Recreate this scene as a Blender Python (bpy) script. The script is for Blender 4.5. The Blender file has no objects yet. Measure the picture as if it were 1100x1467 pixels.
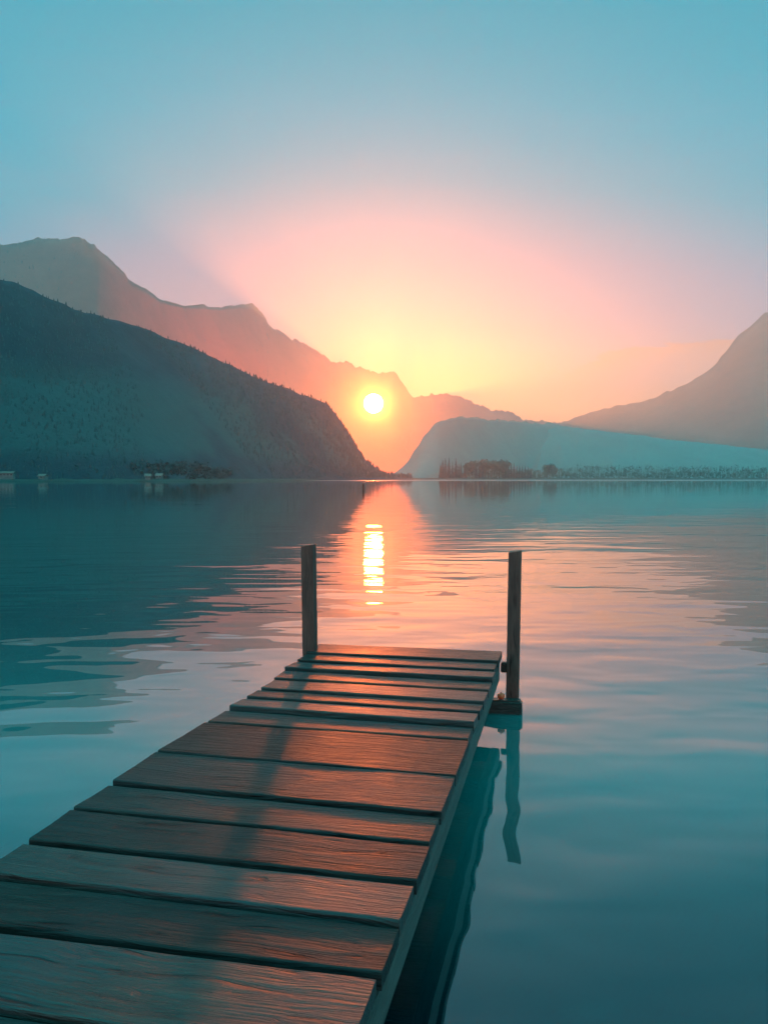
import bpy, bmesh, math, random
from mathutils import Vector, Matrix, noise

S = bpy.context.scene
COL = S.collection
R = math.radians

# ------------------------------------------------------------------ basics
def lin(r, g, b):
    f = lambda c: (c/255/12.92) if c/255 <= .04045 else ((c/255+.055)/1.055)**2.4
    return (f(r), f(g), f(b), 1.0)

HC = 1.56            # eye above the water
HD = 0.40            # deck above the water
F = 1200.0           # focal length in photo pixels
PITCH = math.atan((733.5-685.5)/F)

def ray(px, py):
    """direction of a photo pixel, the camera looking along +Y and a little down"""
    x, z, y = (px-550)/F, (733.5-py)/F, 1.0
    c, s = math.cos(PITCH), math.sin(PITCH)
    return Vector((x, y*c+z*s, z*c-y*s))

def at(px, py, Y):
    d = ray(px, py)
    return Vector((0, 0, HC)) + d*(Y/d.y)

def on_plane(px, py, z):
    d = ray(px, py)
    return Vector((0, 0, HC)) + d*((z-HC)/d.z)

def link(o, parent=None):
    COL.objects.link(o)
    if parent is not None:
        o.parent = parent
    return o

def tag(o, label=None, cat=None, group=None, kind=None):
    if label: o['label'] = label
    if cat: o['category'] = cat
    if group: o['group'] = group
    if kind: o['kind'] = kind
    return o

def empty(name, loc, rz=0.0):
    o = bpy.data.objects.new(name, None)
    o.location = loc
    o.rotation_euler.z = rz
    o.empty_display_size = .1
    return link(o)

def mesh_obj(name, bm, mat, parent=None, smooth=False):
    me = bpy.data.meshes.new(name)
    bm.normal_update()
    bm.to_mesh(me)
    bm.free()
    if smooth:
        for p in me.polygons: p.use_smooth = True
    me.materials.append(mat)
    return link(bpy.data.objects.new(name, me), parent)

def box(bm, x0, x1, y0, y1, z0, z1):
    v = [bm.verts.new((x, y, z)) for z in (z0, z1) for y in (y0, y1) for x in (x0, x1)]
    for q in ((0,2,3,1),(4,5,7,6),(0,1,5,4),(2,6,7,3),(0,4,6,2),(1,3,7,5)):
        bm.faces.new([v[i] for i in q])
    return v

# ------------------------------------------------------------------ node helpers
def new_mat(name):
    m = bpy.data.materials.new(name)
    m.use_nodes = True
    nt = m.node_tree
    return m, nt, nt.nodes.get('Principled BSDF')

def N(nt, typ, **kw):
    n = nt.nodes.new(typ)
    for k, v in kw.items():
        setattr(n, k, v)
    return n

def L(nt, a, b): nt.links.new(a, b)

def math_n(nt, op, a, b=None, clamp=False):
    n = N(nt, 'ShaderNodeMath', operation=op, use_clamp=clamp)
    for i, v in enumerate((a, b)):
        if v is None: continue
        if isinstance(v, (int, float)): n.inputs[i].default_value = v
        else: L(nt, v, n.inputs[i])
    return n.outputs[0]

def ramp(nt, fac, stops, interp='LINEAR'):
    n = N(nt, 'ShaderNodeValToRGB')
    cr = n.color_ramp
    cr.interpolation = interp
    while len(cr.elements) < len(stops): cr.elements.new(.5)
    for e, (p, c) in zip(cr.elements, stops):
        e.position = p
        e.color = c if len(c) == 4 else (*c, 1)
    L(nt, fac, n.inputs[0])
    return n.outputs[0]

def mapping(nt, vec, scale=(1,1,1), rot=(0,0,0), loc=(0,0,0)):
    n = N(nt, 'ShaderNodeMapping')
    n.inputs['Scale'].default_value = scale
    n.inputs['Rotation'].default_value = rot
    n.inputs['Location'].default_value = loc
    L(nt, vec, n.inputs['Vector'])
    return n.outputs[0]

def noise_n(nt, vec, scale, detail=2.0, rough=.5, dist=0.0):
    n = N(nt, 'ShaderNodeTexNoise')
    n.inputs['Scale'].default_value = scale
    n.inputs['Detail'].default_value = detail
    n.inputs['Roughness'].default_value = rough
    n.inputs['Distortion'].default_value = dist
    if vec is not None: L(nt, vec, n.inputs['Vector'])
    return n.outputs['Fac']

def mixc(nt, fac, a, b, mode='MIX'):
    n = N(nt, 'ShaderNodeMix', data_type='RGBA', blend_type=mode)
    for s, v in ((n.inputs[0], fac), (n.inputs[6], a), (n.inputs[7], b)):
        if isinstance(v, (int, float)): s.default_value = v
        elif isinstance(v, tuple): s.default_value = v if len(v) == 4 else (*v, 1)
        else: L(nt, v, s)
    return n.outputs[2]

def bump(nt, height, strength=1.0, distance=.01, normal=None):
    n = N(nt, 'ShaderNodeBump')
    n.inputs['Strength'].default_value = strength
    n.inputs['Distance'].default_value = distance
    L(nt, height, n.inputs['Height'])
    if normal is not None: L(nt, normal, n.inputs['Normal'])
    return n.outputs[0]

# ------------------------------------------------------------------ the sun and the sky
SUN_DIST = 2750.0
SUN_POS = at(535, 578, SUN_DIST)
SUN_DIR = (SUN_POS - Vector((0, 0, HC))).normalized()
SUN_EL = math.asin(SUN_DIR.z)
SUN_AZ = math.atan2(SUN_DIR.x, SUN_DIR.y)

def build_world():
    w = bpy.data.worlds.new('World')
    S.world = w
    w.use_nodes = True
    nt = w.node_tree
    nt.nodes.clear()
    out = N(nt, 'ShaderNodeOutputWorld')
    tc = N(nt, 'ShaderNodeTexCoord')
    d = tc.outputs['Generated']
    sky = N(nt, 'ShaderNodeTexSky', sky_type='NISHITA')
    sky.sun_disc = False
    sky.sun_elevation = SUN_EL
    sky.sun_rotation = SUN_AZ
    sky.altitude = 600
    sky.ozone_density = 3.0
    bg1 = N(nt, 'ShaderNodeBackground')
    L(nt, sky.outputs[0], bg1.inputs[0])
    bg1.inputs[1].default_value = .012
    # dawn colours: a band over the horizon that climbs towards the sun
    sep = N(nt, 'ShaderNodeSeparateXYZ')
    L(nt, d, sep.inputs[0])
    z = sep.outputs[2]
    hx = math_n(nt, 'MULTIPLY', sep.outputs[0], math.sin(SUN_AZ))
    hy = math_n(nt, 'MULTIPLY', sep.outputs[1], math.cos(SUN_AZ))
    hor = math_n(nt, 'SQRT', math_n(nt, 'MAXIMUM', math_n(nt, 'SUBTRACT', 1.0, math_n(nt, 'MULTIPLY', z, z)), 1e-4))
    c = math_n(nt, 'DIVIDE', math_n(nt, 'ADD', hx, hy), hor)
    side = math_n(nt, 'MINIMUM', math_n(nt, 'MULTIPLY', math_n(nt, 'SUBTRACT', 1.0, c), .5), .22)
    q = math_n(nt, 'ADD', z, side)
    grad = ramp(nt, q, SKY)
    # one thin bank of cloud low to the right of the sun, its upper rim ragged
    x = sep.outputs[0]
    edge = ramp(nt, x, [(.20, (.118,)*3), (.245, (.140,)*3), (.29, (.151,)*3), (.36, (.150,)*3), (.45, (.143,)*3)])
    cl = noise_n(nt, mapping(nt, d, (10, 10, 40)), 3.0, 5, .6, .5)
    t = math_n(nt, 'SUBTRACT', math_n(nt, 'ADD', edge, math_n(nt, 'MULTIPLY', math_n(nt, 'SUBTRACT', cl, .5), .022)), z)
    body = ramp(nt, math_n(nt, 'MULTIPLY', t, 10.0, True), [(.0, (0,0,0)), (.03, (1,1,1)), (.10, (.75,.75,.75)), (.42, (0,0,0))])
    span = ramp(nt, x, [(.195, (0,0,0)), (.25, (1,1,1)), (.40, (1,1,1)), (.52, (0,0,0))])
    front = math_n(nt, 'GREATER_THAN', sep.outputs[1], 0.0)
    cf = math_n(nt, 'MULTIPLY', math_n(nt, 'MULTIPLY', body, span), math_n(nt, 'MULTIPLY', front, .75))
    grad = mixc(nt, cf, grad, quarter(1.1, .40, .08))
    # faint streaks of cirrus
    ci = noise_n(nt, mapping(nt, d, (2.0, 2.0, 16.0), (0, R(8), 0)), 2.2, 5, .6, .6)
    cm = math_n(nt, 'MULTIPLY', ramp(nt, ci, [(.50, (0,0,0)), (.75, (1,1,1))]), ramp(nt, z, [(.10, (0,0,0)), (.2, (1,1,1)), (.36, (1,1,1)), (.5, (0,0,0))]))
    grad = mixc(nt, math_n(nt, 'MULTIPLY', cm, .12), grad, quarter(.5, .58, .74))
    # brighter air round the sun
    dp = N(nt, 'ShaderNodeVectorMath', operation='DOT_PRODUCT')
    L(nt, d, dp.inputs[0])
    dp.inputs[1].default_value = SUN_DIR
    g = math_n(nt, 'POWER', math_n(nt, 'MAXIMUM', dp.outputs['Value'], 0.0), 130.0)
    glow = mixc(nt, g, (0, 0, 0), (.03, .015, .004))
    grad = mixc(nt, 1.0, grad, glow, 'ADD')
    # pink fill glow added opposite the sun, behind the camera, to redden the posts
    belt = math_n(nt, 'MULTIPLY', math_n(nt, 'MAXIMUM', math_n(nt, 'MULTIPLY', c, -1.0), 0.0), math_n(nt, 'POWER', math_n(nt, 'SUBTRACT', 1.0, math_n(nt, 'ABSOLUTE', z)), 4.0))
    grad = mixc(nt, 1.0, grad, mixc(nt, belt, (0, 0, 0), (.62, .20, .17)), 'ADD')
    bg2 = N(nt, 'ShaderNodeBackground')
    L(nt, grad, bg2.inputs[0])
    bg2.inputs[1].default_value = 2.1
    add = N(nt, 'ShaderNodeAddShader')
    L(nt, bg1.outputs[0], add.inputs[0])
    L(nt, bg2.outputs[0], add.inputs[1])
    L(nt, add.outputs[0], out.inputs['Surface'])

def quarter(r, g, b): return (r/4, g/4, b/4, 1.0)
SKY = [(0.0, quarter(.80, .30, .04)), (.07, quarter(.80, .34, .07)), (.12, quarter(.72, .38, .24)), (.165, quarter(.66, .46, .50)),
       (.205, quarter(.62, .48, .62)), (.255, quarter(.50, .50, .67)), (.29, quarter(.30, .54, .71)), (.33, quarter(.08, .56, .74)),
       (.40, quarter(.01, .56, .76)), (.50, quarter(0, .50, .68)), (.57, quarter(0, .44, .60)), (.72, quarter(.10, 1.75, 1.95)), (1.0, quarter(.15, 2.6, 2.9))]  # last stops brighten the unseen zenith, an added teal fill
build_world()

SUN_COL = (1.0, .165, .02)
def build_sun():
    m, nt, b = new_mat('sun_surface')
    nt.nodes.remove(b)
    e = N(nt, 'ShaderNodeEmission')
    e.inputs[0].default_value = (*SUN_COL, 1)
    e.inputs[1].default_value = 900
    L(nt, e.outputs[0], nt.nodes['Material Output'].inputs['Surface'])
    bm = bmesh.new()
    bmesh.ops.create_icosphere(bm, subdivisions=3, radius=31.0)
    o = mesh_obj('sun', bm, m, smooth=True)
    o.location = SUN_POS
    tag(o, kind='structure')
    la = bpy.data.lights.new('sunlight', 'SUN')
    la.energy = 2.4
    la.angle = R(.5)
    la.color = (1.0, .212, .028)
    lo = bpy.data.objects.new('sunlight', la)
    lo.rotation_euler = (-SUN_DIR).to_track_quat('-Z', 'Y').to_euler()
    link(lo)
build_sun()

# ------------------------------------------------------------------ haze
HAZE = [(0.2e-4, 0.0), (1.65e-4, .80)]
def build_haze():
    m = bpy.data.materials.new('haze_air')
    m.use_nodes = True
    nt = m.node_tree
    nt.nodes.clear()
    out = N(nt, 'ShaderNodeOutputMaterial')
    # air scatters evenly, its droplets mostly forwards: even volumes added up
    total = None
    for dens, g in HAZE:
        v = N(nt, 'ShaderNodeVolumePrincipled')
        v.inputs['Color'].default_value = (.86, .96, 1.0, 1)
        v.inputs['Density'].default_value = dens
        v.inputs['Anisotropy'].default_value = g
        if total is None: total = v.outputs[0]
        else:
            add = N(nt, 'ShaderNodeAddShader')
            L(nt, total, add.inputs[0]); L(nt, v.outputs[0], add.inputs[1])
            total = add.outputs[0]
    L(nt, total, out.inputs['Volume'])
    bm = bmesh.new()
    box(bm, -3600, 3600, -300, 4900, -4, 740)
    o = mesh_obj('haze', bm, m)
    tag(o, kind='stuff')
build_haze()

# ------------------------------------------------------------------ water
def build_water():
    m, nt, b = new_mat('lake_water')
    geo = N(nt, 'ShaderNodeNewGeometry')
    P = geo.outputs['Position']
    sep = N(nt, 'ShaderNodeSeparateXYZ'); L(nt, P, sep.inputs[0])
    # shade by the jetty's camera end painted as dark base colour, turquoise further out
    reach = math_n(nt, 'ADD', sep.outputs[1], math_n(nt, 'MULTIPLY', noise_n(nt, P, .5, 3), 1.2))
    painted_body = ramp(nt, math_n(nt, 'DIVIDE', reach, 10.0, True), [(.28, (0, .008, .012)), (.52, (0, .115, .117)), (1.0, (0, .055, .058))], 'EASE')
    L(nt, painted_body, b.inputs['Base Color'])
    b.inputs['IOR'].default_value = 2.1
    # wind-ruffled strip along the far shore
    edge = math_n(nt, 'ADD', sep.outputs[1], math_n(nt, 'MULTIPLY', noise_n(nt, P, .004, 3), 500))
    far = ramp(nt, math_n(nt, 'DIVIDE', edge, 2000, True), [(.38, (0,0,0)), (.44, (1,1,1))])
    rg = math_n(nt, 'ADD', math_n(nt, 'MULTIPLY', far, .55), .02)
    L(nt, rg, b.inputs['Roughness'])
    # swell, ripples
    n1 = noise_n(nt, mapping(nt, P, (.55, 1.0, 1), (0, 0, R(-14))), .75, 1.0, .4, .5)
    n2 = noise_n(nt, mapping(nt, P, (.6, 1.0, 1), (0, 0, R(10))), 2.4, 1.0, .4, .3)
    n3 = noise_n(nt, mapping(nt, P, (.35, 1.0, 1), (0, 0, R(-4))), .16, 2.0, .5, .2)
    h = math_n(nt, 'ADD', math_n(nt, 'MULTIPLY', n1, .038), math_n(nt, 'MULTIPLY', n2, .011))
    h = math_n(nt, 'ADD', h, math_n(nt, 'MULTIPLY', n3, .10))
    calm = ramp(nt, math_n(nt, 'DIVIDE', sep.outputs[1], 60, True), [(.09, (1,1,1)), (.22, (.55,.55,.55)), (.5, (.27,.27,.27)), (1.0, (.18,.18,.18))])
    n4 = noise_n(nt, mapping(nt, P, (.22, 1.0, 1), (0, 0, R(3))), 2.2, 1.0, .4, .6)
    band = ramp(nt, math_n(nt, 'DIVIDE', sep.outputs[1], 60, True), [(.10, (0,0,0)), (.2, (1,1,1)), (.5, (.6,.6,.6)), (.8, (0,0,0))])
    h = math_n(nt, 'ADD', math_n(nt, 'MULTIPLY', h, calm), math_n(nt, 'MULTIPLY', math_n(nt, 'MULTIPLY', n4, band), .007))
    L(nt, bump(nt, h, 1.0, 1.0), b.inputs['Normal'])
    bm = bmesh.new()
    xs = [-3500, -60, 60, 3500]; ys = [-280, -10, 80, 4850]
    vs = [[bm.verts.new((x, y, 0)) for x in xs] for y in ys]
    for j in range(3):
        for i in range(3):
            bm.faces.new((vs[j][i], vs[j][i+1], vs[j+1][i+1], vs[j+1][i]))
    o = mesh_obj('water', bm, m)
    tag(o, kind='structure')
build_water()

# ------------------------------------------------------------------ mountains
def hill_mat(name, dark, light, scale, meadow=None):
    m, nt, b = new_mat(name)
    geo = N(nt, 'ShaderNodeNewGeometry')
    P = geo.outputs['Position']
    n1 = noise_n(nt, P, .012*scale, 6, .6)
    n2 = noise_n(nt, P, .06*scale, 4, .7)
    f = math_n(nt, 'ADD', math_n(nt, 'MULTIPLY', n1, .6), math_n(nt, 'MULTIPLY', n2, .4))
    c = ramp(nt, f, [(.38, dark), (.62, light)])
    if meadow:
        n3 = noise_n(nt, P, .006, 4, .55)
        sep = N(nt, 'ShaderNodeSeparateXYZ'); L(nt, P, sep.inputs[0])
        low = ramp(nt, math_n(nt, 'DIVIDE', sep.outputs[2], 100, True), [(.10, (0,0,0)), (.2, (1,1,1)), (.55, (1,1,1)), (.75, (0,0,0))])
        k = math_n(nt, 'MULTIPLY', ramp(nt, n3, [(.47, (0,0,0)), (.52, (1,1,1))]), low)
        c = mixc(nt, k, c, meadow)
    L(nt, c, b.inputs['Base Color'])
    b.inputs['Roughness'].default_value = .95
    b.inputs['Specular IOR Level'].default_value = .1
    L(nt, bump(nt, n2, .25, 14.0), b.inputs['Normal'])
    return m

def crest_curve(pts, step):
    """smooth crest through (px, py, distance) points, one sample every step pixels"""
    out = []
    for i in range(len(pts)-1):
        p0 = pts[max(i-1, 0)]; p1 = pts[i]; p2 = pts[i+1]; p3 = pts[min(i+2, len(pts)-1)]
        n = max(1, int(round((p2[0]-p1[0])/step)))
        for k in range(n):
            t = k/n
            x = p1[0]+(p2[0]-p1[0])*t
            r = [x]
            for a in (1, 2):
                m1 = (p2[a]-p0[a])/max(p2[0]-p0[0], 1e-6)*(p2[0]-p1[0])
                m2 = (p3[a]-p1[a])/max(p3[0]-p1[0], 1e-6)*(p2[0]-p1[0])
                d = p2[a]-p1[a]
                # monotone limiting keeps cliffs from overshooting
                if d == 0 or m1*d < 0: m1 = 0
                if d == 0 or m2*d < 0: m2 = 0
                if d and abs(m1) > 3*abs(d): m1 = 3*d
                if d and abs(m2) > 3*abs(d): m2 = 3*d
                t2, t3 = t*t, t*t*t
                r.append((2*t3-3*t2+1)*p1[a]+(t3-2*t2+t)*m1+(-2*t3+3*t2)*p2[a]+(t3-t2)*m2)
            out.append(r)
    out.append(list(pts[-1]))
    return out

def smooth(a, b, x):
    t = min(max((x-a)/(b-a), 0), 1)
    return t*t*(3-2*t)

def mountain(name, pts, mat, front, back, step=5, rows=34, rough=.10, jag=1.0, nscale=300.0, seed=0, power=1.15):
    cr = crest_curve(pts, step)
    bm = bmesh.new()
    grid = []
    for (px, py, D) in cr:
        c = at(px, py, D)
        j = noise.fractal(Vector((c.x*.03, seed*7.1, D*.001)), .8, 2.1, 4)
        j2 = noise.noise(Vector((c.x*.11, seed*3.3, 1.7)))
        H = c.z
        dH = (j*3.2+max(j2, 0)*2.6)*jag*D/1500
        col = []
        fr = front if not callable(front) else front(px)
        for r in range(rows+1):
            v = r/rows
            Y = fr+(D-fr)*v
            X = c.x*(fr+(D-fr)*(.25+.75*v))/D
            env = 4*v*(1-v)
            n = noise.fractal(Vector((X/nscale+seed, Y/nscale*.6, seed*1.3)), .9, 2.0, 6)
            n -= abs(noise.noise(Vector((X/nscale*1.7, Y/nscale*.4, seed+9.0))))*.8
            z = H*(v**power)*(1+rough*n*env*1.6)+(-2.0)*(1-v)+(dH if r == rows else 0)
            lim = HC+(H-HC)*Y/D*.985 if r < rows else 1e9
            col.append(bm.verts.new((X, Y, min(z, max(lim, -2)))))
        for r in range(1, 6):
            v = r/5
            col.append(bm.verts.new((c.x*(D+back*v)/D, D+back*v, (H+dH)*(1-v)**1.2-3*v)))
        grid.append(col)
    for i in range(len(grid)-1):
        for r in range(len(grid[0])-1):
            bm.faces.new((grid[i][r], grid[i+1][r], grid[i+1][r+1], grid[i][r+1]))
    o = mesh_obj(name, bm, mat, smooth=True)
    return tag(o, kind='structure')

M_far = hill_mat('bracken_and_rock', (.13, .042, .032), (.24, .075, .055), .5)
M_wood = hill_mat('spruce_forest', (.003, .022, .033), (.009, .042, .056), 1.0, meadow=(.010, .056, .062))
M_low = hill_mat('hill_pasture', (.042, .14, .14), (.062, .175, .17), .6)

FAR = [(-420, 470, 2250), (-260, 402, 2250), (-150, 362, 2250), (-60, 354, 2250), (0, 350, 2250), (40, 344, 2250), (62, 341, 2250), (80, 342, 2250), (108, 340, 2250), (122, 346, 2250),
       (143, 358, 2266), (158, 372, 2293), (178, 392, 2347), (184, 400, 2367), (205, 412, 2447), (232, 428, 2574), (262, 436, 2737), (300, 439, 2963), (318, 440, 3073),
       (340, 437, 3207), (355, 437, 3295), (368, 443, 3368), (378, 452, 3423), (385, 464, 3460), (400, 474, 3534), (418, 486, 3614), (440, 496, 3696), (462, 506, 3756),
       (475, 517, 3780), (500, 521, 3800), (520, 528, 3800), (540, 534, 3800), (552, 534, 3800), (562, 534, 3800), (572, 541, 3800), (580, 553, 3800), (588, 565, 3800), (600, 568, 3800),
       (615, 567, 3800), (622, 564, 3800), (650, 567, 3800), (680, 577, 3800), (700, 586, 3800), (725, 588, 3800), (748, 599, 3800), (765, 604, 3800), (800, 606, 3800), (840, 612, 3800),
       (900, 630, 3800), (960, 660, 3800)]
H_far = mountain('mountain', FAR, M_far, lambda px: 1750+1100*smooth(120, 500, px), 600, step=1.8, rough=.05, jag=1.6, nscale=700, seed=2)
RIGHT = [(690, 640, 3930), (740, 622, 3930), (780, 609, 3930), (812, 603, 3930), (840, 592, 3912), (880, 582, 3885), (930, 572, 3841), (975, 553, 3796), (1015, 531, 3752), (1032, 512, 3734), (1052, 488, 3716),
         (1075, 465, 3698), (1100, 448, 3680), (1150, 446, 3510), (1210, 452, 3480), (1320, 462, 3470), (1450, 480, 3470), (1600, 540, 3470), (1750, 640, 3470)]
mountain('mountain', RIGHT, M_far, 2900, 700, step=5, rough=.07, jag=1.0, nscale=600, seed=5)
NEAR = [(-520, 330, 370), (-380, 268, 410), (-250, 300, 450), (-120, 352, 490), (0, 400, 530), (30, 412, 540), (62, 427, 550), (100, 440, 570), (150, 452, 590), (200, 470, 630), (260, 495, 700),
        (320, 521, 770), (380, 544, 860), (430, 564, 960), (458, 575, 1000), (480, 593, 1030), (498, 617, 1060), (513, 643, 1090), (530, 665, 1130), (552, 678, 1170), (590, 684, 1220)]
H_near = mountain('hill', NEAR, M_wood, lambda px: 430+max(px-180, 0)**2*.0026, 260, step=3, rough=.16, jag=2.2, nscale=160, seed=11, power=1.0)
MID = [(545, 684, 1400), (566, 676, 1400), (584, 660, 1410), (600, 638, 1425), (614, 619, 1450), (628, 606, 1480), (646, 599, 1540), (668, 598, 1620), (700, 601, 1750), (760, 605, 2000), (790, 608, 2100), (830, 616, 2150), (880, 640, 2150), (940, 684, 2150)]
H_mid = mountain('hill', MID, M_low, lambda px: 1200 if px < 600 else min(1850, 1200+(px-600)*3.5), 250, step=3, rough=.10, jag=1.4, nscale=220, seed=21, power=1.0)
LOW = [(668, 684, 2000), (690, 668, 2010), (715, 654, 2020), (745, 636, 2030), (775, 621, 2040), (800, 610, 2050), (850, 616, 2060), (900, 622, 2070), (950, 628, 2080), (1000, 634, 2090), (1050, 639.5, 2100), (1100, 645, 2110),
       (1180, 655, 2120), (1280, 667, 2140), (1400, 680, 2150)]
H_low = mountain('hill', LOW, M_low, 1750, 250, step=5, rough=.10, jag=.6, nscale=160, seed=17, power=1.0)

# ------------------------------------------------------------------ dock
AX = R(12.3)
DOCK_S = math.sin(AX), math.cos(AX)
def dock_xy(px, py, z=HD):
    """photo pixel on the deck -> (across, along) in the dock's own frame"""
    p = on_plane(px, py, z)
    a = p.x*DOCK_S[0]+p.y*DOCK_S[1]
    w = p.x*DOCK_S[1]-p.y*DOCK_S[0]
    return w, a

def wood_mat(name, dark, light, along=0, grooves=0.0, rough=(.38, .6), bumps=1.0, grey=None, spec=.3):
    m, nt, b = new_mat(name)
    tc = N(nt, 'ShaderNodeTexCoord')
    O = tc.outputs['Object']
    geo = N(nt, 'ShaderNodeNewGeometry')
    rnd = geo.outputs['Random Per Island']
    off = N(nt, 'ShaderNodeCombineXYZ')
    L(nt, math_n(nt, 'MULTIPLY', rnd, 37.0), off.inputs[0]); L(nt, math_n(nt, 'MULTIPLY', rnd, 11.0), off.inputs[2])
    va = N(nt, 'ShaderNodeVectorMath', operation='ADD'); L(nt, O, va.inputs[0]); L(nt, off.outputs[0], va.inputs[1])
    V = va.outputs[0]
    sc = [22.0, 22.0, 22.0]; sc[along] = .9
    sf = [160.0, 160.0, 160.0]; sf[along] = 3.0
    wn = N(nt, 'ShaderNodeTexNoise'); wn.inputs['Scale'].default_value = 2.6; wn.inputs['Detail'].default_value = 2.0
    L(nt, V, wn.inputs['Vector'])
    ws = N(nt, 'ShaderNodeVectorMath', operation='SUBTRACT'); L(nt, wn.outputs['Color'], ws.inputs[0]); ws.inputs[1].default_value = (.5, .5, .5)
    wm = N(nt, 'ShaderNodeVectorMath', operation='MULTIPLY'); L(nt, ws.outputs[0], wm.inputs[0]); wm.inputs[1].default_value = tuple(0.0 if q == along else .075 for q in range(3))
    wa = N(nt, 'ShaderNodeVectorMath', operation='ADD'); L(nt, V, wa.inputs[0]); L(nt, wm.outputs[0], wa.inputs[1])
    V = wa.outputs[0]
    sm = [30.0, 30.0, 30.0]; sm[along] = 2.0
    sc = [75.0, 75.0, 75.0]; sc[along] = 4.0
    sf = [260.0, 260.0, 260.0]; sf[along] = 14.0
    g0 = noise_n(nt, mapping(nt, V, tuple(sm)), 1.0, 3, .55, 1.2)
    g1 = noise_n(nt, mapping(nt, V, tuple(sc)), 1.0, 4, .62, .8)
    g2 = noise_n(nt, mapping(nt, V, tuple(sf)), 1.0, 3, .7, .2)
    blot = noise_n(nt, V, 2.2, 4, .6)
    f = math_n(nt, 'ADD', math_n(nt, 'MULTIPLY', g0, .45), math_n(nt, 'ADD', math_n(nt, 'MULTIPLY', g1, .33), math_n(nt, 'MULTIPLY', g2, .22)))
    c = ramp(nt, f, [(.36, dark), (.50, tuple((a+bb)/2 for a, bb in zip(dark, light))), (.64, light)])
    c = mixc(nt, math_n(nt, 'MULTIPLY', ramp(nt, blot, [(.4, (0,0,0)), (.65, (1,1,1))]), .45), c, grey or dark)
    crack = ramp(nt, g0, [(.30, (1,1,1)), (.345, (0,0,0))])
    c = mixc(nt, math_n(nt, 'MULTIPLY', crack, .75), c, tuple(x*.3 for x in dark))
    hv = N(nt, 'ShaderNodeHueSaturation')
    L(nt, c, hv.inputs['Color'])
    L(nt, math_n(nt, 'ADD', math_n(nt, 'MULTIPLY', rnd, .5), .75), hv.inputs['Value'])
    c = hv.outputs[0]
    # knots
    kv = mapping(nt, V, tuple(.9 if i == along else 3.4 for i in range(3)))
    vo = N(nt, 'ShaderNodeTexVoronoi'); vo.inputs['Scale'].default_value = 1.5
    L(nt, kv, vo.inputs['Vector'])
    kn = ramp(nt, vo.outputs['Distance'], [(.0, (1,1,1)), (.05, (1,1,1)), (.11, (0,0,0))])
    kpick = N(nt, 'ShaderNodeSeparateXYZ'); L(nt, vo.outputs['Color'], kpick.inputs[0])
    kn = math_n(nt, 'MULTIPLY', kn, math_n(nt, 'GREATER_THAN', kpick.outputs[0], .55))
    c = mixc(nt, math_n(nt, 'MULTIPLY', kn, .7), c, tuple(x*.35 for x in dark))
    L(nt, c, b.inputs['Base Color'])
    rr = math_n(nt, 'ADD', math_n(nt, 'MULTIPLY', math_n(nt, 'MULTIPLY', blot, g1), (rough[1]-rough[0])*3), rough[0]-.05)
    L(nt, rr, b.inputs['Roughness'])
    L(nt, math_n(nt, 'ADD', math_n(nt, 'MULTIPLY', math_n(nt, 'POWER', rnd, 2.0), spec), .09), b.inputs['Specular IOR Level'])
    h = math_n(nt, 'ADD', math_n(nt, 'MULTIPLY', g0, 1.5), math_n(nt, 'ADD', math_n(nt, 'MULTIPLY', g1, .7), math_n(nt, 'MULTIPLY', g2, .3)))
    h = math_n(nt, 'SUBTRACT', h, math_n(nt, 'MULTIPLY', crack, .4))
    h = math_n(nt, 'SUBTRACT', h, math_n(nt, 'MULTIPLY', kn, .25))
    if grooves:
        wv = N(nt, 'ShaderNodeTexWave', wave_type='BANDS', bands_direction='Y')
        wv.inputs['Scale'].default_value = 26.0
        wv.inputs['Distortion'].default_value = .35
        wv.inputs['Detail'].default_value = 1.0
        L(nt, O, wv.inputs['Vector'])
        h = math_n(nt, 'ADD', h, math_n(nt, 'MULTIPLY', wv.outputs['Fac'], grooves))
    L(nt, bump(nt, h, bumps, .006), b.inputs['Normal'])
    return m

M_deck = wood_mat('weathered_planks', (.010, .008, .008), (.058, .040, .036), 0, .05, (.25, .46), 1.1, grey=(.025, .029, .034))
M_beam = wood_mat('weathered_beam', (.025, .022, .02), (.085, .08, .072), 1, 0, (.45, .65), .8, grey=(.05, .052, .05))
M_post = wood_mat('post_timber', (.085, .026, .022), (.25, .085, .068), 2, 0, (.55, .75), .8, grey=(.05, .04, .035))
M_wet = wood_mat('wet_timber', (.012, .014, .012), (.05, .055, .05), 0, 0, (.2, .35), .8)

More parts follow.
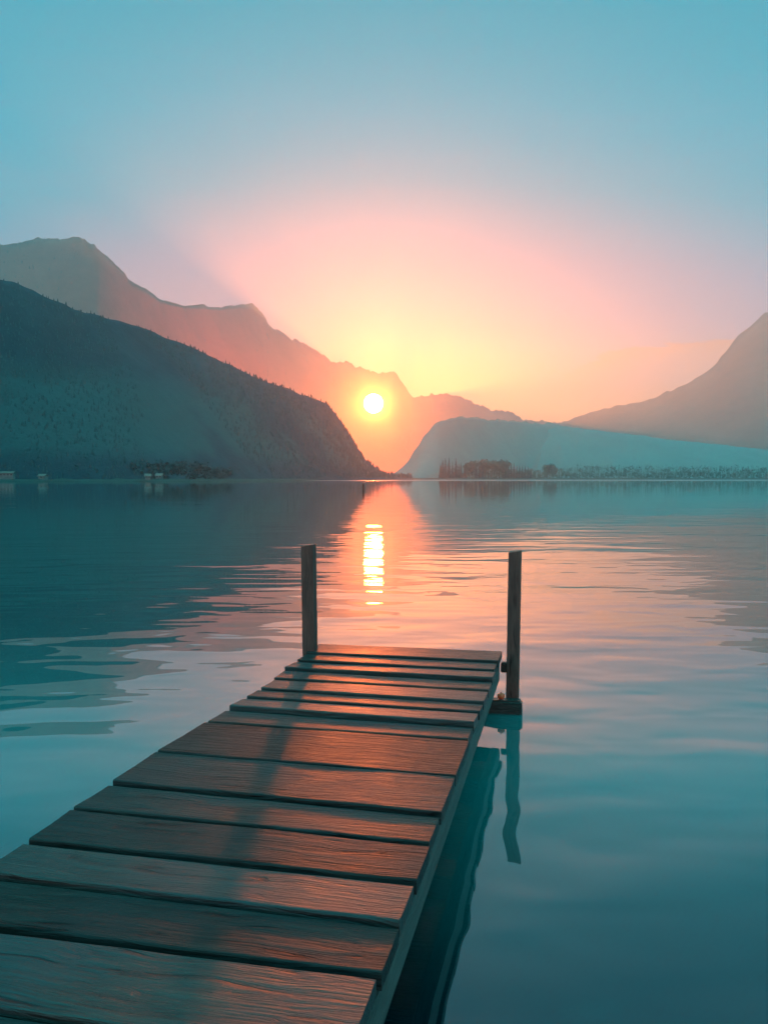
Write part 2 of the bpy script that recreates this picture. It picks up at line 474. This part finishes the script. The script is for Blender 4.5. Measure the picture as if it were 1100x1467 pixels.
def build_dock():
    root = empty('wooden_dock', (0, 0, 0), -AX)
    tag(root, 'weathered plank jetty running out over the calm lake between two posts', 'dock')
    # joints between the planks, read along the right edge (far to near), then on behind the camera
    right_y = [(718, 933), (716.5, 949), (711, 961), (705, 974.5), (702, 989), (694, 1007), (689, 1020.5), (682, 1039), (673, 1059.5), (None, 3.17), (628, 1166), (611, 1208), (586, 1263), (560, 1323), (530, 1396)]
    left_p = [(455, 922), (441, 936), (425, 946.5), (405, 958), (396, 972), (372, 987), (352, 999), (325, 1014), (298, 1034), None, (160, 1121), (103, 1157), (40, 1205), (-30, 1252), (-110, 1316)]
    W = [dock_xy(x, y)[0] for x, y in right_y if x]
    wr = sum(W)/len(W)
    joints = []
    for rp, lp in zip(right_y, left_p):
        if rp[0] is None:
            joints.append([wr, 3.27, None, 3.27]); continue
        w, a = dock_xy(*rp)
        if lp:
            wl, al = dock_xy(*lp)
            joints.append([w, a, wl, al])
    for k in range(len(joints)):
        if joints[k][2] is None:
            p, n = joints[k-1], joints[k+1]
            t = .55
            joints[k] = [p[0]+(n[0]-p[0])*t, p[1]+(n[1]-p[1])*t, p[2]+(n[2]-p[2])*t+(-.02), p[3]+(n[3]-p[3])*t]
    last = joints[-1]
    a = last[1]
    rng = random.Random(4)
    steps = [.30, .10, .25, .24, .26, .24, .25, .25, .24, .26, .25, .24, .25]
    for st in steps:
        a -= st
        joints.append([wr+rng.uniform(-.01, .01), a, wr-1.36+rng.uniform(-.015, .015), a])
    info = dict(wr=wr, left=[j[2] for j in joints], far=joints[0][1], near=joints[-1][1], joints=joints)
    thick = .045
    gaps = {2: .030, 3: .050, 4: .032, 5: .030, 6: .024, 7: .040, 8: .022, 9: .0025, 10: .024, 11: .020, 12: .026, 13: .018, 14: .030, 15: .014, 16: .022, 1: .03}
    lift = [.004, .002, .003, -.003, .001, .0, .003, -.004, .002, .0015, -.003, .0, .002, -.003, .002, -.003, -.002, .001]
    bm = bmesh.new()
    for k in range(len(joints)-1):
        f, n = joints[k], joints[k+1]
        gf = gaps.get(k, .018)/2 if k else 0
        gn = gaps.get(k+1, .018)/2
        z1 = HD+(lift[k] if k < len(lift) else rng.uniform(-.004, .004))
        z0 = z1-thick
        tl = rng.uniform(-.003, .003)          # a little twist from end to end
        seg = 26
        pitch = (.006 if k+1 in (3, 7, 9, 13) else rng.uniform(.0026, .0045)) if k+1 != 9.5 else 0
        if k in (8,): pitch = .002
        if k >= 9: pitch *= .62
        wl = min(f[2], n[2]) if k < 9 else (f[2]+n[2])/2
        wl_f = f[2]*.75+n[2]*.25 if 8 <= k <= 14 else f[2]*.6+n[2]*.4
        wl_n = f[2]*.25+n[2]*.75 if 8 <= k <= 14 else f[2]*.4+n[2]*.6
        wrk = wr+rng.uniform(-.006, .006)
        rings = []
        for i in range(seg+1):
            t = i/seg
            row = []
            xf = wl_f+(wrk-wl_f)*t; xn = wl_n+(wrk-wl_n)*t
            yf = f[3]+(f[1]-f[3])*((xf-f[2])/(f[0]-f[2])) if k < 15 else f[1]
            yn = n[3]+(n[1]-n[3])*((xn-n[2])/(n[0]-n[2])) if k < 14 else n[1]
            wob = .004 if gaps.get(k, .018) > .005 else .0008
            yf += -gf + wob*noise.noise(Vector((xf*5.0, k*3.7, 2.0)))
            wob = .004 if gaps.get(k+1, .018) > .005 else .0008
            yn += gn + wob*noise.noise(Vector((xn*5.0, k*3.7, 8.0)))
            dz = tl*(t-.5)+.0025*noise.noise(Vector((xf*2.5, k*5.1, 4.0)))
            pf, pn = -pitch, pitch
            c = .006                                  # rounded arrises
            cup = .0025
            ym = (yf+yn)/2; xm = (xf+xn)/2
            prof = [(xf, yf, z0+dz+pf), (xf, yf, z1-c+dz+pf), (xf, yf-c*.35, z1-c*.3+dz+pf), (xf, yf-c, z1+dz+pf), (xm, ym, z1+dz-cup),
                    (xn, yn+c, z1+dz+pn), (xn, yn+c*.35, z1-c*.3+dz+pn), (xn, yn, z1-c+dz+pn), (xn, yn, z0+dz+pn)]
            rings.append([bm.verts.new(p) for p in prof])
        m = len(rings[0])
        for i in range(seg):
            for q in range(m):
                bm.faces.new((rings[i][q], rings[i][(q+1) % m], rings[i+1][(q+1) % m], rings[i+1][q]))
        bm.faces.new(rings[0]); bm.faces.new(list(reversed(rings[-1])))
    bmesh.ops.recalc_face_normals(bm, faces=bm.faces[:])
    deck = mesh_obj('deck', bm, M_deck, root)
    # bearers below the boards
    zt = HD-thick-.016
    def beam(name, x0, x1, y0, y1, z0, z1, mat, bev=.006):
        b = bmesh.new()
        box(b, x0, x1, y0, y1, z0, z1)
        bmesh.ops.bevel(b, geom=b.edges[:], offset=bev, segments=2, affect='EDGES')
        return mesh_obj(name, b, mat, root)
    beam('side_beam', wr-.065, wr-.012, info['near'], info['far']-.05, zt-.125, zt, M_beam)
    L0, L1 = joints[0][2], joints[-1][2]
    beam('side_beam', L1+.16, L1+.22, info['near'], info['far']-.05, zt-.125, zt, M_beam)
    beam('end_beam', L0+.10, wr-.07, info['far']-.10, info['far']-.045, zt-.12, zt-.003, M_beam)
    return root, info

dock, DI = build_dock()

def build_post(x, y, z_top, w, lean=0.0):
    bm = bmesh.new()
    n = 14
    rings = []
    for i in range(n+1):
        z = -1.4+(z_top+1.4)*i/n
        h = w/2*(1+.02*noise.noise(Vector((x*9, z*4, 1))))
        cx = x+lean*(z-z_top)
        ch = h*.84
        pts = [(-ch, -h), (ch, -h), (h, -ch), (h, ch), (ch, h), (-ch, h), (-h, ch), (-h, -ch)]
        rings.append([bm.verts.new((cx+px, y+py, z+(.006*(px/h) if i == n else 0))) for px, py in pts])
    for i in range(n):
        for q in range(8):
            bm.faces.new((rings[i][q], rings[i][(q+1) % 8], rings[i+1][(q+1) % 8], rings[i+1][q]))
    bm.faces.new(list(reversed(rings[0]))); bm.faces.new(rings[-1])
    return mesh_obj('post', bm, M_post, dock)

def dock_frame(p):
    return p.x*DOCK_S[1]-p.y*DOCK_S[0], p.x*DOCK_S[0]+p.y*DOCK_S[1]

YR = 5.62
pr = at(737, 900, YR); xr, yr = dock_frame(pr)
zr = at(739, 790, YR).z
build_post(xr, yr, zr, .084, .012)
YL = 5.60
pl = at(442.5, 900, YL); xl, yl = dock_frame(pl)
zl = at(441, 781, YL).z
build_post(xl, yl, zl, .084, -.012)

def build_brackets():
    """iron straps that tie the posts to the jetty, each with its bolts"""
    m, nt, b = new_mat('black_iron')
    tc = N(nt, 'ShaderNodeTexCoord')
    L(nt, ramp(nt, noise_n(nt, tc.outputs['Object'], 40, 4), [(.35, (.015, .015, .016)), (.7, (.07, .045, .035))]), b.inputs['Base Color'])
    b.inputs['Roughness'].default_value = .55
    b.inputs['Metallic'].default_value = .5
    for x0, x1, y, x2 in ((DI['wr']-.010, xr-.040, yr, xr), (xl+.040, DI['left'][1]+.12, yl, xl)):
        bm = bmesh.new()
        box(bm, x0, x1, y-.030, y+.030, HD-.150, HD-.085)
        bmesh.ops.bevel(bm, geom=bm.edges[:], offset=.005, segments=2, affect='EDGES')
        br = mesh_obj('bracket', bm, m, dock)
        for dz in (-.020, .020):
            bm = bmesh.new()
            bmesh.ops.create_cone(bm, cap_ends=True, segments=6, radius1=.008, radius2=.007, depth=.012,
                                  matrix=Matrix.Translation(((x0+x1)/2, y-.035, HD-.1175+dz)) @ Matrix.Rotation(R(90), 4, 'X'))
            mesh_obj('bolt', bm, m, br)
build_brackets()

def build_crossbeam():
    bm = bmesh.new()
    y0, y1 = yr-.145, yr-.05
    box(bm, DI['left'][0]-.02, xr+.058, y0, y1, -.035, .088)
    bmesh.ops.bevel(bm, geom=bm.edges[:], offset=.012, segments=3, affect='EDGES')
    mesh_obj('crossbeam', bm, M_wet, dock)
build_crossbeam()

def build_float():
    """orange plastic net float lying on the cross timber"""
    m, nt, b = new_mat('orange_plastic')
    tc = N(nt, 'ShaderNodeTexCoord')
    c = ramp(nt, noise_n(nt, tc.outputs['Object'], 60, 3), [(.3, (.80, .07, .02)), (.7, (.95, .13, .04))])
    L(nt, c, b.inputs['Base Color']); b.inputs['Roughness'].default_value = .4
    root = empty('net_float', (0, 0, 0))
    bm = bmesh.new()
    n, rr = 16, .024
    prof = [(0, 0), (.012, .001), (.021, .006), (.025, .015), (.0255, .022), (.023, .031), (.016, .037), (.007, .039), (0, .0385)]
    rings = [[bm.verts.new((r*(1+.05*math.cos(5*k*math.tau/n))*math.cos(k*math.tau/n), r*(1+.05*math.cos(5*k*math.tau/n))*math.sin(k*math.tau/n), z)) for k in range(n)] for r, z in prof[1:-1]]
    for a, c_ in zip(rings, rings[1:]):
        for k in range(n): bm.faces.new((a[k], a[(k+1) % n], c_[(k+1) % n], c_[k]))
    bm.faces.new(list(reversed(rings[0]))); bm.faces.new(rings[-1])
    mesh_obj('body', bm, m, root, smooth=True)
    bm = bmesh.new()
    bmesh.ops.create_cone(bm, cap_ends=True, segments=8, radius1=.004, radius2=.003, depth=.014, matrix=Matrix.Translation((0, 0, .045)))
    mesh_obj('eyelet', bm, M_post, root)
    x, y = xr-.082, yr-.10
    c, s_ = math.cos(-AX), math.sin(-AX)
    root.location = (c*x-s_*y, s_*x+c*y, .0885)
    tag(root, 'small orange float resting on the cross timber beside the right jetty post', 'float')
build_float()

# ------------------------------------------------------------------ shores
def bank(pts, mat, h, depth, name='shore', seed=0):
    """a low strip of land: pts = (px, Y of its waterline)"""
    bm = bmesh.new()
    cols = []
    P = []
    for (x0, Y0), (x1, Y1) in zip(pts, pts[1:]):
        n = max(1, int(abs(x1-x0)/5))
        for k in range(n):
            P.append((x0+(x1-x0)*k/n, Y0+(Y1-Y0)*k/n))
    P.append(pts[-1])
    for px, Y in P:
        j = noise.noise(Vector((px*.05, seed, 0)))
        Yw = Y+j*6
        dx = ray(px, 686); dx = dx.x/dx.y
        col = []
        for dy, z in ((0, -.6), (2, .25), (6, h*.55), (14, h+j*.5), (depth*.4, h*1.3+j), (depth, h*1.5), (depth+4, -1)):
            col.append(bm.verts.new((dx*(Yw+dy), Yw+dy, z)))
        cols.append(col)
    for a, b in zip(cols, cols[1:]):
        for r in range(len(a)-1):
            bm.faces.new((a[r], b[r], b[r+1], a[r+1]))
    return tag(mesh_obj(name, bm, mat, smooth=True), kind='structure')

M_bank = hill_mat('reed_and_grass', (.012, .03, .03), (.03, .055, .05), 6.0)
bank([(560, 1150), (640, 1120), (760, 1120), (900, 1180), (1120, 1220), (1260, 1240)], M_bank, 1.6, 330, seed=3)
bank([(-160, 395), (0, 400), (120, 410), (300, 420), (430, 560), (500, 800), (560, 1150)], M_bank, .9, 40, seed=8)

def leaf_mat(name, c0, c1):
    m, nt, b = new_mat(name)
    geo = N(nt, 'ShaderNodeNewGeometry')
    c = ramp(nt, geo.outputs['Random Per Island'], [(0, c0), (1, c1)])
    L(nt, c, b.inputs['Base Color'])
    b.inputs['Roughness'].default_value = .8
    b.inputs['Specular IOR Level'].default_value = .2
    return m
M_spruce = leaf_mat('spruce_needles', (.008, .036, .044), (.02, .066, .07))
M_leaf = leaf_mat('leaf_canopy', (.02, .06, .052), (.045, .11, .085))
M_wood_leaf = leaf_mat('hill_woods', (.033, .10, .10), (.052, .135, .125))
M_bark = wood_mat('bark', (.02, .016, .013), (.06, .05, .04), 2, 0, (.7, .9), .8)

def leaf(bm, p, n, s, rng):
    t = n.orthogonal().normalized(); b = n.cross(t)
    a = rng.uniform(0, math.tau)
    u = t*math.cos(a)+b*math.sin(a); v = n.cross(u)
    q = [p+u*s*rng.uniform(.7, 1.2), p+v*s*rng.uniform(.4, .9), p-u*s*rng.uniform(.7, 1.2), p-v*s*rng.uniform(.4, .9)]
    bm.faces.new([bm.verts.new(x) for x in q])

def spruce_crown(bm, H, rad, rng, n, o=Vector((0, 0, 0))):
    for _ in range(n):
        t = rng.random()**.75
        z = H*(.10+.90*(1-t)) if False else H*(1-.92*t)
        tier = .72+.28*math.sin(z*2.6+rng.random())
        r = rad*t*tier*rng.uniform(.25, 1.0)
        a = rng.uniform(0, math.tau)
        n_ = Vector((math.cos(a)*.5, math.sin(a)*.5, rng.uniform(.3, 1))).normalized()
        leaf(bm, o+Vector((r*math.cos(a), r*math.sin(a), z-r*.35)), n_, .55+.9*t*rng.random(), rng)

def broad_crown(bm, H, rad, rng, n, o=Vector((0, 0, 0))):
    cl = [(Vector((rng.uniform(-.55, .55)*rad, rng.uniform(-.55, .55)*rad, H*rng.uniform(.35, .82))), rad*rng.uniform(.35, .6)) for _ in range(9)]
    for _ in range(n):
        c, r = rng.choice(cl)
        d = Vector((rng.gauss(0, 1), rng.gauss(0, 1), rng.gauss(0, .9))).normalized()
        p = c+d*r*rng.uniform(.55, 1.05)
        if p.z > H: p.z = H-rng.random()*.5
        leaf(bm, o+p, (d+Vector((rng.uniform(-.6, .6), rng.uniform(-.6, .6), rng.uniform(-.6, .6)))).normalized(), rng.uniform(.6, 1.3), rng)

def trunk(bm, H, r):
    rings = []
    for i in range(6):
        t = i/5
        rings.append([bm.verts.new((r*(1-.8*t)*math.cos(k*math.tau/7)+.15*math.sin(t*4), r*(1-.8*t)*math.sin(k*math.tau/7), H*t-.5)) for k in range(7)])
    for a, b in zip(rings, rings[1:]):
        for k in range(7):
            bm.faces.new((a[k], a[(k+1) % 7], b[(k+1) % 7], b[k]))

def tree_proto(name, crown, H, rad, mat, seed, n):
    rng = random.Random(seed)
    root = empty(name, (0, 0, 0))
    bm = bmesh.new(); trunk(bm, H*.9, .02*H); mesh_obj('trunk', bm, M_bark, root)
    bm = bmesh.new(); crown(bm, H, rad, rng, n); mesh_obj('crown', bm, mat, root)
    return root

def copy_tree(o, parent=None):
    c = o.copy(); COL.objects.link(c); c.parent = parent
    for ch in list(o.children): copy_tree(ch, c)
    return c

protos = {'spruce': [tree_proto('spruce_tree', spruce_crown, 20, 4.0, M_spruce, 1, 520), tree_proto('spruce_tree', spruce_crown, 20, 5.0, M_spruce, 2, 520)],
          'broad': [tree_proto('broadleaf_tree', broad_crown, 20, 8.0, M_leaf, 3, 620), tree_proto('broadleaf_tree', broad_crown, 20, 7.0, M_leaf, 4, 620)]}
used = {}
def plant(kind, px, top, Y, label, group, rng, base=1.0):
    lst = protos[kind]; k = rng.randrange(len(lst)); pr = lst[k]
    if used.get((kind, k)) is None: o = pr; used[(kind, k)] = 1
    else: o = copy_tree(pr)
    p = at(px, top, Y)
    h = p.z-base
    o.location = (p.x, Y, base)
    sc = h/20
    w = sc*rng.uniform(.85, 1.15)
    o.scale = (w, w, sc)
    o.rotation_euler.z = rng.uniform(0, 6.28)
    tag(o, label, 'tree', group)
    return o

rng = random.Random(12)
# the broken line of trees on the right-hand shore, read from left to right
for px, top in ((631, 663), (634, 659), (638, 657), (643, 656), (648, 661), (653, 657), (657, 664), (660, 663), (666, 664)):
    plant('spruce', px, top, 1150+rng.uniform(0, 30), 'hazy spruce at the left end of the far tree line, near the sun', 'spruces at the end of the far tree line', rng)
for px, top in ((672, 659), (677, 658), (694, 657), (699, 656), (704, 658)):
    plant('broad', px, top, 1145+rng.uniform(0, 20), 'tall rounded tree standing clear above the far tree line', 'tall rounded trees on the far shore', rng)
for px, top in ((711, 658), (715, 657), (720, 658)):
    plant('broad', px, top, 1140+rng.uniform(0, 10), 'big broad tree in the widest, tallest clump of the far shore', 'trees of the tallest clump on the far shore', rng)
for px, top in ((682, 664), (687, 665), (691, 664), (724, 662), (728, 663), (732, 664), (736, 663), (740, 666), (744, 665), (748, 667), (752, 667), (756, 668), (760, 671)):
    plant('spruce', px, top, 1135+rng.uniform(0, 25), 'small dark spruce in the dense stretch of the far tree line', 'small spruces of the far tree line', rng)
for px, top in ((783, 664), (787, 662), (792, 664)):
    plant('broad', px, top, 1270+rng.uniform(0, 20), 'pale rounded tree standing alone past the gap in the tree line', 'pale trees past the gap', rng)

def wood_belt(name, spans, per, crowns, mat, seed, label):
    """a strip of far wood that reads as one mass: many small crowns in one object"""
    rng = random.Random(seed)
    bm = bmesh.new()
    for x0, x1, t0, t1, Y0, Y1, base in spans:
        n = int((x1-x0)/per)
        for i in range(n):
            f = (i+rng.random())/n
            px = x0+(x1-x0)*f
            Y = Y0+(Y1-Y0)*f+rng.uniform(0, 30)*Y0/1200
            top = t0+(t1-t0)*f+rng.gauss(0, 1.2)
            p = at(px, top, Y)
            h = max(p.z-base, 1.0)
            (spruce_crown if rng.random() < crowns else broad_crown)(bm, h, h*rng.uniform(.22, .34), rng, 60, Vector((p.x, Y, base)))
    o = mesh_obj(name, bm, mat)
    return tag(o, label, 'wood', kind='stuff')

wood_belt('shore_wood', [(664, 762, 668, 673, 1150, 1170, 1), (752, 830, 672, 668, 1290, 1260, 1.5), (826, 960, 664, 666, 1260, 1290, 1.5), (955, 1240, 666, 668, 1290, 1320, 1.5), (640, 1240, 676, 676, 1210, 1290, 1)], 2.2, .6, M_leaf, 5,
          'low continuous belt of woodland along the right far shore')
wood_belt('shore_wood', [(-40, 120, 668, 666, 445, 440, .8), (110, 300, 662, 658, 450, 450, .8), (290, 430, 668, 672, 455, 700, .8), (430, 560, 668, 675, 700, 1180, .8)], 3.0, .5, M_spruce, 6,
          'dark belt of lakeside woodland below the left hill')

def slope_forest(hill, n, size, mat, seed, label, pmin=0):
    """woods on a slope read as one mass: thousands of little ragged crowns in one object"""
    rng = random.Random(seed)
    me = hill.data
    polys = [p for p in me.polygons if p.normal.z > .1 and p.center.z > 2 and abs(p.center.x) < p.center.y*.62]
    wts = [p.area/max(p.center.y, 1)**2 for p in polys]
    bm = bmesh.new()
    for p in rng.choices(polys, wts, k=n):
        c = Vector(p.center)
        if noise.noise(Vector((c.x*.006, c.y*.006, seed))) < pmin: continue
        vs_ = [me.vertices[i].co for i in p.vertices]
        a, b = rng.random(), rng.random()
        q = (vs_[0]*(1-a)+vs_[1]*a)*(1-b)+(vs_[3]*(1-a)+vs_[2]*a)*b if len(vs_) == 4 else c
        h = q.y*size*rng.uniform(.5, 1.25); r = h*rng.uniform(.22, .42)
        k0 = rng.uniform(0, 6.28)
        for lo, hi, rr in ((-.2, .62, 1.0), (.35, 1.0, .62)):
            tip = bm.verts.new(q+Vector((rng.uniform(-.1, .1)*r, rng.uniform(-.1, .1)*r, h*hi)))
            ring = [bm.verts.new(q+Vector((r*rr*rng.uniform(.7, 1.2)*math.cos(k0+m*1.2566), r*rr*rng.uniform(.7, 1.2)*math.sin(k0+m*1.2566), h*lo))) for m in range(5)]
            for m in range(5): bm.faces.new((ring[m], ring[(m+1) % 5], tip))
    o = mesh_obj('forest', bm, mat)
    return tag(o, label, 'forest', kind='stuff')
slope_forest(H_near, 12000, .0042, M_spruce, 31, 'dark forest covering the near left slope', -.22)
slope_forest(H_far, 2600, .0030, M_spruce, 34, 'thin fir woods on the high far ridge', -.05)

# ------------------------------------------------------------------ houses on the left shore
M_wall = new_mat('limewash'); nt = M_wall[1]; bb = M_wall[2]
g_ = N(nt, 'ShaderNodeNewGeometry')
L(nt, ramp(nt, noise_n(nt, g_.outputs['Position'], .8, 3), [(.3, (.10, .10, .10)), (.7, (.16, .16, .155))]), bb.inputs['Base Color'])
bb.inputs['Roughness'].default_value = .9
M_wall = M_wall[0]
M_roof, nt, bb = new_mat('roof_tiles')
g_ = N(nt, 'ShaderNodeNewGeometry')
L(nt, ramp(nt, noise_n(nt, g_.outputs['Position'], 1.5, 3), [(.3, (.10, .07, .06)), (.7, (.17, .13, .11))]), bb.inputs['Base Color'])
bb.inputs['Roughness'].default_value = .8
M_glass, nt, bb = new_mat('window_glass')
g_ = N(nt, 'ShaderNodeNewGeometry')
L(nt, ramp(nt, noise_n(nt, g_.outputs['Position'], 2.0, 1), [(.3, (.015, .02, .025)), (.7, (.03, .035, .04))]), bb.inputs['Base Color'])
bb.inputs['Roughness'].default_value = .15

def house(px, Y, z, w, d, hw, hr, rz, label, cat='house', name='house', wins=2):
    p = at(px, 680, Y)
    root = empty(name, (p.x, Y, z), rz)
    tag(root, label, cat)
    bm = bmesh.new(); box(bm, -w/2, w/2, -d/2, d/2, -5, hw)
    v = [bm.verts.new(q) for q in ((-w/2, -d/2, hw), (-w/2, d/2, hw), (-w/2, 0, hw+hr), (w/2, -d/2, hw), (w/2, d/2, hw), (w/2, 0, hw+hr))]
    bm.faces.new((v[0], v[2], v[1])); bm.faces.new((v[3], v[4], v[5]))
    mesh_obj('wall', bm, M_wall, root)
    bm = bmesh.new(); o_ = .5
    for sgn in (-1, 1):
        e = hr/(d/2)*o_
        a = [(-w/2-o_, sgn*(d/2+o_), hw-e), (w/2+o_, sgn*(d/2+o_), hw-e), (w/2+o_, 0, hw+hr), (-w/2-o_, 0, hw+hr)]
        lo = [bm.verts.new((x, y, zz+.05)) for x, y, zz in a]; hi = [bm.verts.new((x, y, zz+.27)) for x, y, zz in a]
        bm.faces.new(lo); bm.faces.new(hi)
        for k in range(4): bm.faces.new((lo[k], lo[(k+1) % 4], hi[(k+1) % 4], hi[k]))
    bmesh.ops.recalc_face_normals(bm, faces=bm.faces[:])
    mesh_obj('roof', bm, M_roof, root)
    for k in range(wins):
        x = -w/2+w*(k+.5)/wins
        bm = bmesh.new(); box(bm, x-.5, x+.5, -d/2-.04, -d/2+.02, hw*.35, hw*.75)
        mesh_obj('window', bm, M_glass, root)
house(11, 424, 2.6, 6.5, 3.5, 1.7, .6, .1, 'long low pale boathouse on the shore at the left edge', 'boathouse', 'boathouse', 4)
house(62, 424, 1.5, 3.4, 3, 1.3, .8, -.2, 'small pale hut on the left shore next to the long boathouse', 'hut', 'hut', 1)
house(212, 434, 1.7, 2.6, 2.4, 1.2, .9, .3, 'left one of the two small white houses by the water', 'house', 'house', 2)
house(229, 436, 1.8, 3.2, 2.6, 1.3, .9, -.15, 'right one of the two small white houses by the water', 'house', 'house', 2)

# ------------------------------------------------------------------ marker post far out in the lake
def build_marker():
    p = on_plane(520.5, 704, 0)
    h = at(520.5, 692.5, p.y).z
    r = 1.7/F*p.y
    bm = bmesh.new()
    prof = [(-1.0, r), (0, r), (h*.6, r*.98), (h*.94, r*.95), (h, r*.7)]
    rings = []
    for z, rr in prof:
        rings.append([bm.verts.new((rr*math.cos(a*math.tau/12), rr*math.sin(a*math.tau/12), z)) for a in range(12)])
    for i in range(len(rings)-1):
        for q in range(12):
            bm.faces.new((rings[i][q], rings[i][(q+1) % 12], rings[i+1][(q+1) % 12], rings[i+1][q]))
    bm.faces.new(rings[-1])
    o = mesh_obj('mooring_post', bm, M_post, smooth=True)
    o.location = (p.x, p.y, 0)
    tag(o, 'short dark mooring post standing alone in the open water under the sun', 'post')
build_marker()

# ------------------------------------------------------------------ camera, colour
cam = bpy.data.cameras.new('camera')
cam.sensor_fit = 'VERTICAL'
cam.sensor_height = 36.0
cam.sensor_width = 36.0*1100/1467
cam.lens = F/1467*36.0
cam.clip_start = .05
cam.clip_end = 20000
co = bpy.data.objects.new('camera', cam)
co.location = (0, 0, HC)
co.rotation_euler = (R(90)-PITCH, 0, 0)
link(co)
S.camera = co
vs = S.view_settings
vs.view_transform = 'Standard'
vs.look = 'None'
vs.exposure = 0.3
vs.gamma = 1.0
S.cycles.use_denoising = True
S.cycles.volume_bounces = 2
